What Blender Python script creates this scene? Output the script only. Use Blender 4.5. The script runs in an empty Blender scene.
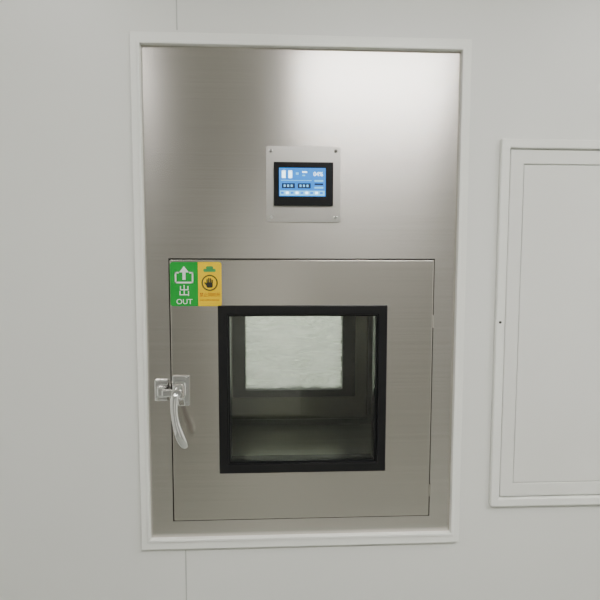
import bpy, bmesh, math
from mathutils import Vector, Euler
Z0=1.42
S=bpy.context.scene
COL=S.collection

# ---------------------------------------------------------------- materials
def mat(name, col=(.8,.8,.8), rough=.5, metal=0., noise=None, emis=None, estr=0., bump=None, spec=.5, coat=0.):
    m=bpy.data.materials.new(name); m.use_nodes=True
    nt=m.node_tree; b=nt.nodes['Principled BSDF']
    b.inputs['Base Color'].default_value=(*col,1); b.inputs['Roughness'].default_value=rough
    b.inputs['Metallic'].default_value=metal; b.inputs['Specular IOR Level'].default_value=spec
    b.inputs['Coat Weight'].default_value=coat
    if emis:
        b.inputs['Emission Color'].default_value=(*emis,1); b.inputs['Emission Strength'].default_value=estr
    tc=nt.nodes.new('ShaderNodeTexCoord')
    n=nt.nodes.new('ShaderNodeTexNoise'); n.inputs['Scale'].default_value=(noise or (3,.04))[0]; n.inputs['Detail'].default_value=4
    nt.links.new(tc.outputs['Object'],n.inputs['Vector'])
    r=nt.nodes.new('ShaderNodeValToRGB')
    a=(noise or (3,.03))[1]
    r.color_ramp.elements[0].position=.3; r.color_ramp.elements[1].position=.7
    r.color_ramp.elements[0].color=(*[c*(1-a) for c in col],1)
    r.color_ramp.elements[1].color=(*[min(1,c*(1+a)) for c in col],1)
    nt.links.new(n.outputs['Fac'],r.inputs['Fac']); nt.links.new(r.outputs['Color'],b.inputs['Base Color'])
    if bump:
        n2=nt.nodes.new('ShaderNodeTexNoise'); n2.inputs['Scale'].default_value=bump[0]
        nt.links.new(tc.outputs['Object'],n2.inputs['Vector'])
        bp=nt.nodes.new('ShaderNodeBump'); bp.inputs['Strength'].default_value=bump[1]; bp.inputs['Distance'].default_value=.002
        nt.links.new(n2.outputs['Fac'],bp.inputs['Height']); nt.links.new(bp.outputs['Normal'],b.inputs['Normal'])
    return m

def steel(name, col, rough, aniso, T, grain=(1.2,1.2,420), var=.035):
    m=bpy.data.materials.new(name); m.use_nodes=True
    nt=m.node_tree; b=nt.nodes['Principled BSDF']; L=nt.links
    b.inputs['Metallic'].default_value=1; b.inputs['Anisotropic'].default_value=aniso
    cv=nt.nodes.new('ShaderNodeCombineXYZ')
    for i in range(3): cv.inputs[i].default_value=T[i]
    L.new(cv.outputs[0],b.inputs['Tangent'])
    tc=nt.nodes.new('ShaderNodeTexCoord'); mp=nt.nodes.new('ShaderNodeMapping')
    mp.inputs['Scale'].default_value=grain
    L.new(tc.outputs['Object'],mp.inputs[0])
    n=nt.nodes.new('ShaderNodeTexNoise'); n.inputs['Scale'].default_value=1; n.inputs['Detail'].default_value=3
    L.new(mp.outputs[0],n.inputs['Vector'])
    r=nt.nodes.new('ShaderNodeValToRGB')
    r.color_ramp.elements[0].position=.3; r.color_ramp.elements[1].position=.7
    r.color_ramp.elements[0].color=(*[c*(1-var*1.5) for c in col],1); r.color_ramp.elements[1].color=(*[c*(1+var*1.5) for c in col],1)
    L.new(n.outputs['Fac'],r.inputs['Fac']); L.new(r.outputs['Color'],b.inputs['Base Color'])
    mr=nt.nodes.new('ShaderNodeMapRange'); mr.inputs['To Min'].default_value=rough*(1-var); mr.inputs['To Max'].default_value=rough*(1+var)
    L.new(n.outputs['Fac'],mr.inputs['Value']); L.new(mr.outputs[0],b.inputs['Roughness'])
    return m

M_WALL=mat('wall_panel_paint',(.78,.785,.75),.38,noise=(1.3,.02),bump=(2.5,.15))
M_CEIL=mat('ceiling_paint',(.70,.70,.67),.5)
M_BACK=mat('wall_back_paint',(.42,.42,.40),.5)
M_FLOOR=mat('floor_epoxy',(.33,.34,.31),.3,noise=(4,.08))
M_TRIM=mat('trim_powder_coat',(.87,.875,.83),.32)
M_SEAL=mat('sealant',(.5,.51,.48),.6)
M_SS=steel('brushed_stainless',(.63,.595,.56),.26,.75,(0,0,1))
M_SS2=steel('brushed_stainless_door',(.57,.535,.495),.25,.6,(0,0,1))
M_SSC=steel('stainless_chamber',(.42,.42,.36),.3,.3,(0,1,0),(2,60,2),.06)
M_GAP=mat('shadow_gap_rubber',(.02,.02,.02),.7)
M_BLK=mat('black_rubber',(.008,.008,.009),.35,spec=.3)
M_CHR=mat('chrome',(.90,.90,.90),.06,1.)
M_PLATE=mat('brushed_plate',(.56,.54,.51),.36,1.)
M_BEZ=mat('hmi_bezel_plastic',(.006,.006,.007),.3,spec=.3)
M_GRN=mat('sticker_green',(.015,.34,.045),.45,spec=.15)
M_YEL=mat('sticker_yellow',(.90,.60,.004),.45,spec=.15)
M_WHT=mat('print_white',(.85,.87,.83),.45)
M_INK=mat('print_black',(.03,.03,.02),.45)
M_RED=mat('print_red',(.45,.02,.01),.45)
M_GRN2=mat('print_green',(.05,.30,.08),.45)
M_LED=mat('led_diffuser',(.9,.9,.9),.5,emis=(1,.985,.95),estr=98)
M_LEDS=mat('led_fill_left',(.9,.9,.9),.5,emis=(1,.985,.95),estr=11)
M_LEDR=mat('led_fill_right',(.9,.9,.9),.5,emis=(1,.985,.95),estr=17)
M_LED2=mat('led_diffuser_far',(.9,.9,.9),.5,emis=(1,.985,.95),estr=95)
M_CAB=mat('cabinet_paint',(.80,.80,.76),.4)
M_SCR=mat('lcd_blue',(.01,.1,.3),.3,emis=(.02,.30,.98),estr=1.0)
M_SCW=mat('lcd_white',(.6,.8,.9),.3,emis=(.65,.9,1),estr=3)
M_SCD=mat('lcd_dark',(.01,.02,.05),.3,emis=(.01,.02,.06),estr=.5)
M_SCL=mat('lcd_lightblue',(.02,.2,.5),.3,emis=(.2,.62,1),estr=1.5)
def glass(name,tint,streaky=False,ior=1.65):
    m=bpy.data.materials.new(name); m.use_nodes=True; nt=m.node_tree
    nt.nodes.remove(nt.nodes['Principled BSDF']); out=nt.nodes['Material Output']
    t=nt.nodes.new('ShaderNodeBsdfTransparent'); t.inputs[0].default_value=(*tint,1)
    g=nt.nodes.new('ShaderNodeBsdfGlossy'); g.inputs['Roughness'].default_value=.02
    f=nt.nodes.new('ShaderNodeFresnel'); f.inputs[0].default_value=ior
    mx=nt.nodes.new('ShaderNodeMixShader'); base=t.outputs[0]
    if streaky:
        tr=nt.nodes.new('ShaderNodeBsdfTranslucent'); tr.inputs[0].default_value=(.97,.98,.95,1)
        tc=nt.nodes.new('ShaderNodeTexCoord'); mp=nt.nodes.new('ShaderNodeMapping'); mp.inputs['Scale'].default_value=(6,1,30)
        mp.inputs['Rotation'].default_value=(0,.15,0)
        n=nt.nodes.new('ShaderNodeTexNoise'); n.inputs['Scale'].default_value=1; n.inputs['Detail'].default_value=5; n.inputs['Distortion'].default_value=.8
        n.inputs['Roughness'].default_value=.6
        nt.links.new(tc.outputs['Object'],mp.inputs[0]); nt.links.new(mp.outputs[0],n.inputs[0])
        r=nt.nodes.new('ShaderNodeMapRange'); r.inputs['From Min'].default_value=.36; r.inputs['From Max'].default_value=.68
        r.inputs['To Min'].default_value=.0; r.inputs['To Max'].default_value=.9
        nt.links.new(n.outputs['Fac'],r.inputs['Value'])
        m2=nt.nodes.new('ShaderNodeMixShader'); nt.links.new(r.outputs[0],m2.inputs[0]); nt.links.new(t.outputs[0],m2.inputs[1]); nt.links.new(tr.outputs[0],m2.inputs[2])
        base=m2.outputs[0]
    nt.links.new(f.outputs[0],mx.inputs[0]); nt.links.new(base,mx.inputs[1]); nt.links.new(g.outputs[0],mx.inputs[2])
    nt.links.new(mx.outputs[0],out.inputs[0]); return m
M_GLASS=glass('window_glass',(.84,.87,.83),ior=1.7)
M_STREAK=glass('window_glass_streaky',(.85,.88,.85),True)  # white translucent streaks mixed over the clear pane by stretched noise

# ---------------------------------------------------------------- helpers
def empty(name):
    e=bpy.data.objects.new(name,None); COL.objects.link(e); e.empty_display_size=.1; return e
def finish(name,bm,m,parent=None,bev=0,smooth=False,seg=2):
    me=bpy.data.meshes.new(name); bmesh.ops.recalc_face_normals(bm,faces=bm.faces); bm.to_mesh(me); bm.free()
    o=bpy.data.objects.new(name,me); COL.objects.link(o); me.materials.append(m)
    if parent: o.parent=parent
    if bev:
        b=o.modifiers.new('bevel','BEVEL'); b.width=bev; b.segments=seg; b.limit_method='ANGLE'
    if smooth:
        for p in me.polygons: p.use_smooth=True
    return o
def box(name,x0,x1,y0,y1,z0,z1,m,parent=None,bev=0,abs_z=False):
    dz=0 if abs_z else Z0
    bm=bmesh.new(); bmesh.ops.create_cube(bm,size=1)
    for v in bm.verts:
        v.co=Vector(((x0+x1)/2+v.co.x*(x1-x0),(y0+y1)/2+v.co.y*(y1-y0),(z0+z1)/2+v.co.z*(z1-z0)+dz))
    return finish(name,bm,m,parent,bev)
def ring(name,o,i,y0,y1,m,parent=None,bev=0):
    """rectangular frame; o,i = (x0,x1,z0,z1)"""
    bm=bmesh.new()
    def q(r,y): return [bm.verts.new((x,y,z+Z0)) for x,z in ((r[0],r[2]),(r[1],r[2]),(r[1],r[3]),(r[0],r[3]))]
    A,B,C,D=q(o,y0),q(i,y0),q(o,y1),q(i,y1)
    for k in range(4):
        l=(k+1)%4
        bm.faces.new((A[k],A[l],B[l],B[k])); bm.faces.new((C[k],D[k],D[l],C[l]))
        bm.faces.new((A[k],C[k],C[l],A[l])); bm.faces.new((B[k],B[l],D[l],D[k]))
    return finish(name,bm,m,parent,bev)
def poly(name,pts,y,m,parent,th=.0004):
    """flat polygon of given xz points, slight thickness"""
    bm=bmesh.new()
    a=[bm.verts.new((x,y,z+Z0)) for x,z in pts]; b=[bm.verts.new((x,y+th,z+Z0)) for x,z in pts]
    bm.faces.new(a); bm.faces.new(b[::-1]); n=len(a)
    for k in range(n): bm.faces.new((a[k],a[(k+1)%n],b[(k+1)%n],b[k]))
    return finish(name,bm,m,parent)
def rrect(x0,x1,z0,z1,r,n=6,corners=(1,1,1,1)):
    pts=[]
    for k,(cx,cz,a0) in enumerate(((x1-r,z1-r,0),(x0+r,z1-r,90),(x0+r,z0+r,180),(x1-r,z0+r,270))):
        if corners[k]:
            for j in range(n+1):
                a=math.radians(a0+90*j/n); pts.append((cx+r*math.cos(a),cz+r*math.sin(a)))
        else: pts.append(((x1,z1),(x0,z1),(x0,z0),(x1,z0))[k])
    return pts
def circ(cx,cz,r,n=28,sx=1,sz=1): return [(cx+r*sx*math.cos(2*math.pi*k/n),cz+r*sz*math.sin(2*math.pi*k/n)) for k in range(n)]
def cyl(name,c,r,h,axis,m,parent,bev=0,n=28):
    bm=bmesh.new(); bmesh.ops.create_cone(bm,cap_ends=True,segments=n,radius1=r,radius2=r,depth=h)
    rot={'z':Euler((0,0,0)),'y':Euler((math.pi/2,0,0)),'x':Euler((0,math.pi/2,0))}[axis].to_matrix()
    for v in bm.verts: v.co=rot@v.co+Vector((c[0],c[1],c[2]+Z0))
    return finish(name,bm,m,parent,bev)
def text(name,s,x,z,y,size,m,parent,sx=1):
    cu=bpy.data.curves.new(name,'FONT'); cu.body=s; cu.size=size; cu.align_x='CENTER'; cu.align_y='CENTER'; cu.extrude=.0001
    o=bpy.data.objects.new(name,cu); COL.objects.link(o); o.location=(x,y,z+Z0); o.rotation_euler=(math.pi/2,0,0); o.scale=(sx,1,1)
    cu.materials.append(m); o.parent=parent; return o

# ---------------------------------------------------------------- rooms
XL,XR,YB,YF,H=-2.2,2.4,-3.6,3.0,2.62
def hole_wall(name,y0,y1):
    return ring(name,(XL,XR,-Z0,H-Z0),(-.362,.362,-.568,.568),y0,y1,M_WALL)
hole_wall('wall_front',0,.05)
hole_wall('wall_rear',.60,.65)
box('wall_back',XL,XR,YB-.05,YB,0,H,M_BACK,abs_z=True)
box('wall_far',XL,XR,YF,YF+.05,0,H,M_WALL,abs_z=True)
box('wall_left',XL-.05,XL,YB-.05,YF+.05,0,H,M_WALL,abs_z=True)
box('wall_right',XR,XR+.05,YB-.05,YF+.05,0,H,M_WALL,abs_z=True)
box('floor',XL-.05,XR+.05,YB-.05,YF+.05,-.05,0,M_FLOOR,abs_z=True)
box('ceiling',XL-.05,XR+.05,YB-.05,YF+.05,H,H+.05,M_CEIL,abs_z=True)
for k,x in enumerate((-.2795,-1.46,.90)):
    t=empty('trim_%d'%(k+1))
    box('upper_seal',x-.0014,x+.0014,-.0009,.0002,.60,H-Z0,M_SEAL,t)
    if k<2: box('lower_seal',x-.0014,x+.0014,-.0009,.0002,-Z0+.06,-.60,M_SEAL,t)
    if k==1: box('mid_seal',x-.0014,x+.0014,-.0009,.0002,-.60,.60,M_SEAL,t)
box('baseboard_front',XL,XR,-.012,0,0,.06,M_TRIM,abs_z=True,bev=.004)
# unseen white door added behind the camera for pale streaks in the reflections
DR=empty('reflection_door')
box('leaf',-.62,.16,YB,YB+.03,.01,2.06,M_TRIM,DR,abs_z=True,bev=.003)
for nm,a,b,c,d in (('jamb_left',-.68,-.625,0,2.12),('jamb_right',.165,.22,0,2.12),('head',-.68,.22,2.065,2.12)):
    box(nm,a,b,YB,YB+.045,c,d,M_SEAL,DR,abs_z=True,bev=.003)
box('pull_bar',.09,.115,YB+.03,YB+.075,.95,1.2,M_CHR,DR,abs_z=True,bev=.006)

# ceiling lights, with two side panels added as fill
def lamp(x,y,w,d,m=M_LED):
    e=empty('ceiling_light_panel')
    for (a,b,c,f,nm) in ((x-w/2-.02,x+w/2+.02,y-d/2-.02,y-d/2,'rim_1'),(x-w/2-.02,x+w/2+.02,y+d/2,y+d/2+.02,'rim_2'),(x-w/2-.02,x-w/2,y-d/2,y+d/2,'rim_3'),(x+w/2,x+w/2+.02,y-d/2,y+d/2,'rim_4')):
        box(nm,a,b,c,f,H-.02,H,M_TRIM,e,abs_z=True)
    box('diffuser',x-w/2,x+w/2,y-d/2,y+d/2,H-.012,H,m,e,abs_z=True)
lamp(.50,-1.66,.85,.17)
lamp(-.9,-1.1,.3,1.2,M_LEDS)  # added fill on the left, unseen, evens out the wall light
lamp(1.5,-1.1,.3,1.2,M_LEDR)  # added fill, unseen, stronger so the wall brightens to the right
lamp(0,1.5,1.2,.3,M_LED2)

# ---------------------------------------------------------------- pass box
PB=empty('stainless_pass_box')
ring('trim_flange',(-.381,.381,-.591,.591),(-.3605,.3605,-.5665,.5665),-.010,.0,M_TRIM,PB,.0015)
ring('trim_lip',(-.3665,.3665,-.5725,.5725),(-.3595,.3595,-.5655,.5655),-.013,.004,M_TRIM,PB,.0015)
# face panel with door opening
DX0,DX1,DZ0,DZ1=-.3045,.3065,-.5235,.0940
g=.003
ring('face_panel',(-.3600,.3600,-.566,.566),(DX0-g,DX1+g,DZ0-g,DZ1+g),-.001,.045,M_SS,PB)
ring('door_gap_seal',(DX0-g,DX1+g,DZ0-g,DZ1+g),(DX0+.03,DX1-.03,DZ0+.03,DZ1-.03),.030,.045,M_GAP,PB)
# hand door
WX0,WX1,WZ0,WZ1=-.196,.198,-.409,-.011
D=empty('door_leaf'); D.parent=PB
ring('door_skin',(DX0,DX1,DZ0,DZ1),(WX0+.004,WX1-.004,WZ0+.004,WZ1-.004),-.006,.030,M_SS2,D,.0025)
ring('window_frame',(WX0,WX1,WZ0,WZ1),(WX0+.022,WX1-.022,WZ0+.022,WZ1-.022),-.0095,.034,M_BLK,D,.002)
ring('window_gasket',(WX0+.019,WX1-.019,WZ0+.019,WZ1-.019),(WX0+.026,WX1-.026,WZ0+.026,WZ1-.026),-.002,.034,M_BLK,D)
box('window_pane',WX0+.018,WX1-.018,.004,.009,WZ0+.018,WZ1-.018,M_GLASS,D)
# chamber shell
CX0,CX1,CZ0,CZ1=-.285,.285,-.500,.065
C=empty('chamber'); C.parent=PB
t=.012
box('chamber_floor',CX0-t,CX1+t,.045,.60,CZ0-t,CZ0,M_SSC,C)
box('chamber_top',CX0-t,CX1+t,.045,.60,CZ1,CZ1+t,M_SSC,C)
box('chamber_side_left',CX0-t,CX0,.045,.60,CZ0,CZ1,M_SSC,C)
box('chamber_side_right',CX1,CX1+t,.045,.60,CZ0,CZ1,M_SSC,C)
# far door
FD=empty('far_door_leaf'); FD.parent=PB
ring('far_face_panel',(-.360,.360,-.566,.566),(DX0-g,DX1+g,DZ0-g,DZ1+g),.604,.651,M_SS,PB)
ring('far_skin',(DX0,DX1,DZ0,DZ1),(-.19,.19,-.395,-.02),.622,.656,M_SS2,FD,.002)
ring('far_gasket',(-.222,.222,-.398,-.005),(-.176,.176,-.371,-.022),.600,.660,M_BLK,FD,.002)
box('far_pane',-.178,.178,.625,.630,-.373,-.02,M_STREAK,FD)
ring('far_stop',(DX0-.01,DX1+.01,DZ0-.01,DZ1+.01),(-.27,.27,-.48,.05),.598,.606,M_SSC,PB)
ring('far_trim',(-.380,.380,-.590,.590),(-.3595,.3595,-.566,.566),.65,.662,M_TRIM,PB,.003)

# hinges on the right edge
for k,z in enumerate((-.05,-.46)):
    cyl('hinge_pin_%d'%(k+1),(DX1+.0015,-.004,z),.0022,.03,'z',M_SS2,PB,n=12)

# control panel
CP=empty('touch_panel'); CP.parent=PB
pp=rrect(-.0835,.0855,.1805,.3500,.004)
poly('mount_plate',pp,-.005,M_PLATE,CP,.0045)
for k,(x,z) in enumerate(((-.073,.339),(.0745,.340),(-.072,.191),(.0745,.191))):
    cyl('screw_%d'%(k+1),(x,-.0055,z),.0042,.002,'y',M_CHR,CP,.0006,16)
    box('slot_%d'%(k+1),x-.003,x+.003,-.0068,-.0064,z-.0004,z+.0004,M_INK,CP)
poly('bezel',rrect(-.0665,.0685,.2165,.3140,.003),-.010,M_BEZ,CP,.006)
ring('bezel_edge',(-.0665,.0685,.2165,.3140),(-.0645,.0665,.2185,.3120),-.011,-.009,M_BEZ,CP,.0005)
sx0,sx1,sz0,sz1=-.0545,.0510,.2375,.3010
yy=-.0106
poly('lcd',[(sx0,sz0),(sx1,sz0),(sx1,sz1),(sx0,sz1)],yy,M_SCR,CP)
yy-=.0004
def r(nm,u0,u1,v0,v1,m,d=0):
    X=lambda u:sx0+(sx1-sx0)*u; Zf=lambda v:sz1-(sz1-sz0)*v
    poly(nm,[(X(u0),Zf(v1)),(X(u1),Zf(v1)),(X(u1),Zf(v0)),(X(u0),Zf(v0))],yy-d,m,CP,.0003)
r('lcd_status_icon_1',.06,.14,.10,.36,M_SCW); r('lcd_status_icon_2',.20,.28,.10,.36,M_SCW)
r('lcd_status_icon_3',.36,.42,.16,.24,M_SCL); r('lcd_status_icon_4',.50,.60,.12,.17,M_SCW); r('lcd_status_icon_5',.50,.56,.24,.29,M_SCL)
r('lcd_line_1',.04,.70,.43,.45,M_SCL)
r('lcd_field_1',.06,.34,.54,.72,M_SCD); r('lcd_field_2',.40,.68,.54,.72,M_SCD)
for k in range(3):
    r('lcd_digit_%d'%k,.10+.075*k,.14+.075*k,.59,.67,M_SCL,.0004); r('lcd_digit_b%d'%k,.44+.075*k,.48+.075*k,.59,.67,M_SCL,.0004)
r('lcd_bar',.02,.98,.80,.97,M_SCL)
for k in range(9): r('lcd_key_%d'%k,.04+.105*k,.10+.105*k,.84,.92,M_SCW if k%2 else M_SCR,.0004)
for k in range(3): r('lcd_menu_%d'%k,.76,.95,.42+.12*k,.48+.12*k,M_SCL if k!=1 else M_SCD)
text('lcd_reading','04%',sx0+(sx1-sx0)*.84,sz1-(sz1-sz0)*.22,yy,.013,M_SCW,CP)

# stickers
ST=empty('door_label'); ST.parent=D
ys=-.0068
poly('green_field',rrect(-.3030,-.2400,-.0125,.0885,.006,corners=(0,1,1,0)),ys,M_GRN,ST)
poly('yellow_field',rrect(-.2400,-.1865,-.0125,.0885,.006,corners=(1,0,0,1)),ys,M_YEL,ST)
y2=ys-.0004
# tray + arrow
cx=-.2715
w=.0035
poly('tray_bottom',[(cx-.021,.040),(cx+.021,.040),(cx+.021,.040+w),(cx-.021,.040+w)],y2,M_WHT,ST)
for s in (-1,1):
    a,b=sorted((cx+s*.021,cx+s*(.021-w)))
    poly('tray_side',[(a,.040),(b,.040),(b,.066),(a,.066)],y2,M_WHT,ST)
    a,b=sorted((cx+s*.021,cx+s*.012))
    poly('tray_top',[(a,.0625),(b,.0625),(b,.066),(a,.066)],y2,M_WHT,ST)
poly('arrow',[(cx-.0035,.048),(cx+.0035,.048),(cx+.0035,.065),(cx+.011,.065),(cx,.079),(cx-.011,.065),(cx-.0035,.065)],y2,M_WHT,ST)
text('char_out','出',cx,.0215,y2,.027,M_WHT,ST)
text('word_out','OUT',cx,-.0025,y2,.0165,M_WHT,ST,1.05)
# yellow label art
cy=-.2135
poly('no_entry_disc',circ(cy,.041,.0185),y2,M_INK,ST)
poly('disc_inner',circ(cy,.041,.0155),y2-.0004,M_YEL,ST)
poly('palm',rrect(cy-.007,cy+.007,.030,.042,.003),y2-.0008,M_INK,ST)
for k,(dx,h) in enumerate(((-.0058,.0495),(-.002,.0525),(.002,.052),(.0058,.0485))):
    poly('finger_%d'%(k+1),rrect(cy+dx-.0015,cy+dx+.0015,.040,h,.0014),y2-.0008,M_INK,ST)
poly('thumb',[(cy-.007,.034),(cy-.0125,.041),(cy-.0105,.043),(cy-.006,.039)],y2-.0008,M_INK,ST)
poly('lamp_shape',rrect(cy-.014,cy+.014,.066,.073,.003),y2,M_GRN2,ST)
poly('lamp_cap',rrect(cy-.008,cy+.008,.072,.079,.003),y2,M_GRN2,ST)
text('warning_chars','禁止同时开',cy,.013,y2,.0105,M_RED,ST,.9)
text('warning_latin','NO OPEN DOOR',cy,.001,y2,.0055,M_RED,ST)

# handle
HD=empty('latch_handle'); HD.parent=D
box('keeper_base',-.344,-.312,-.007,-.001,-.234,-.183,M_CHR,HD,.003)
box('keeper_block',-.336,-.314,-.026,-.006,-.222,-.194,M_CHR,HD,.006)
for k,z in enumerate((-.189,-.228)): cyl('keeper_screw_%d'%k,(-.336,-.0078,z),.003,.002,'y',M_CHR,HD,.0006,14)
box('latch_base',-.302,-.262,-.011,-.006,-.245,-.173,M_CHR,HD,.003)
for k,z in enumerate((-.180,-.238)): cyl('latch_screw_%d'%k,(-.269,-.012,z),.0032,.002,'y',M_CHR,HD,.0006,14)
box('latch_body',-.299,-.272,-.034,-.010,-.228,-.188,M_CHR,HD,.008)
box('latch_tongue',-.322,-.292,-.034,-.024,-.218,-.200,M_CHR,HD,.004)
cyl('pivot',(-.286,-.037,-.208),.012,.010,'y',M_CHR,HD,.003)
bm=bmesh.new()
P=[(-.290,-.040,-.205,.010,.006),(-.291,-.044,-.225,.0095,.006),(-.290,-.050,-.250,.008,.0055),(-.285,-.054,-.275,.0085,.006),(-.277,-.055,-.300,.011,.007),(-.270,-.053,-.318,.011,.007),(-.265,-.051,-.331,.006,.004)]
rings=[];n=16
for (x,y,z,a,b) in P:
    rings.append([bm.verts.new((x+a*math.cos(2*math.pi*k/n),y+b*math.sin(2*math.pi*k/n),z+Z0+.25*a*math.cos(2*math.pi*k/n))) for k in range(n)])
for A,B in zip(rings,rings[1:]):
    for k in range(n): bm.faces.new((A[k],A[(k+1)%n],B[(k+1)%n],B[k]))
bm.faces.new(rings[0]); bm.faces.new(rings[-1][::-1])
o=finish('lever',bm,M_CHR,HD,smooth=True); s=o.modifiers.new('s','SUBSURF'); s.levels=s.render_levels=2

# ---------------------------------------------------------------- cabinet at right
CB=empty('wall_cabinet')
ring('cabinet_flange',(.456,.96,-.503,.372),(.477,.939,-.482,.351),-.012,0,M_TRIM,CB,.003)
ring('cabinet_door',(.480,.936,-.479,.348),(.512,.904,-.447,.316),-.007,.0,M_CAB,CB,.002)
box('cabinet_back',.478,.938,-.002,.0,-.481,.350,M_SEAL,CB)
box('cabinet_panel',.514,.902,-.005,-.0015,-.445,.314,M_CAB,CB,.001)
cyl('cabinet_lock',(.465,-.0125,-.052),.0032,.002,'y',M_INK,CB,n=16)

# ---------------------------------------------------------------- world, camera
w=bpy.data.worlds.new('world'); S.world=w; w.use_nodes=True
w.node_tree.nodes['Background'].inputs[0].default_value=(.8,.85,.8,1); w.node_tree.nodes['Background'].inputs[1].default_value=.3
cam=bpy.data.cameras.new('camera'); co=bpy.data.objects.new('camera',cam); COL.objects.link(co)
cam.sensor_width=36; cam.lens=28.8; cam.clip_start=.02
co.location=(-.05601,-1.11346,.08288+Z0); co.rotation_euler=(1.49723,-.00133,-.04451)
S.camera=co
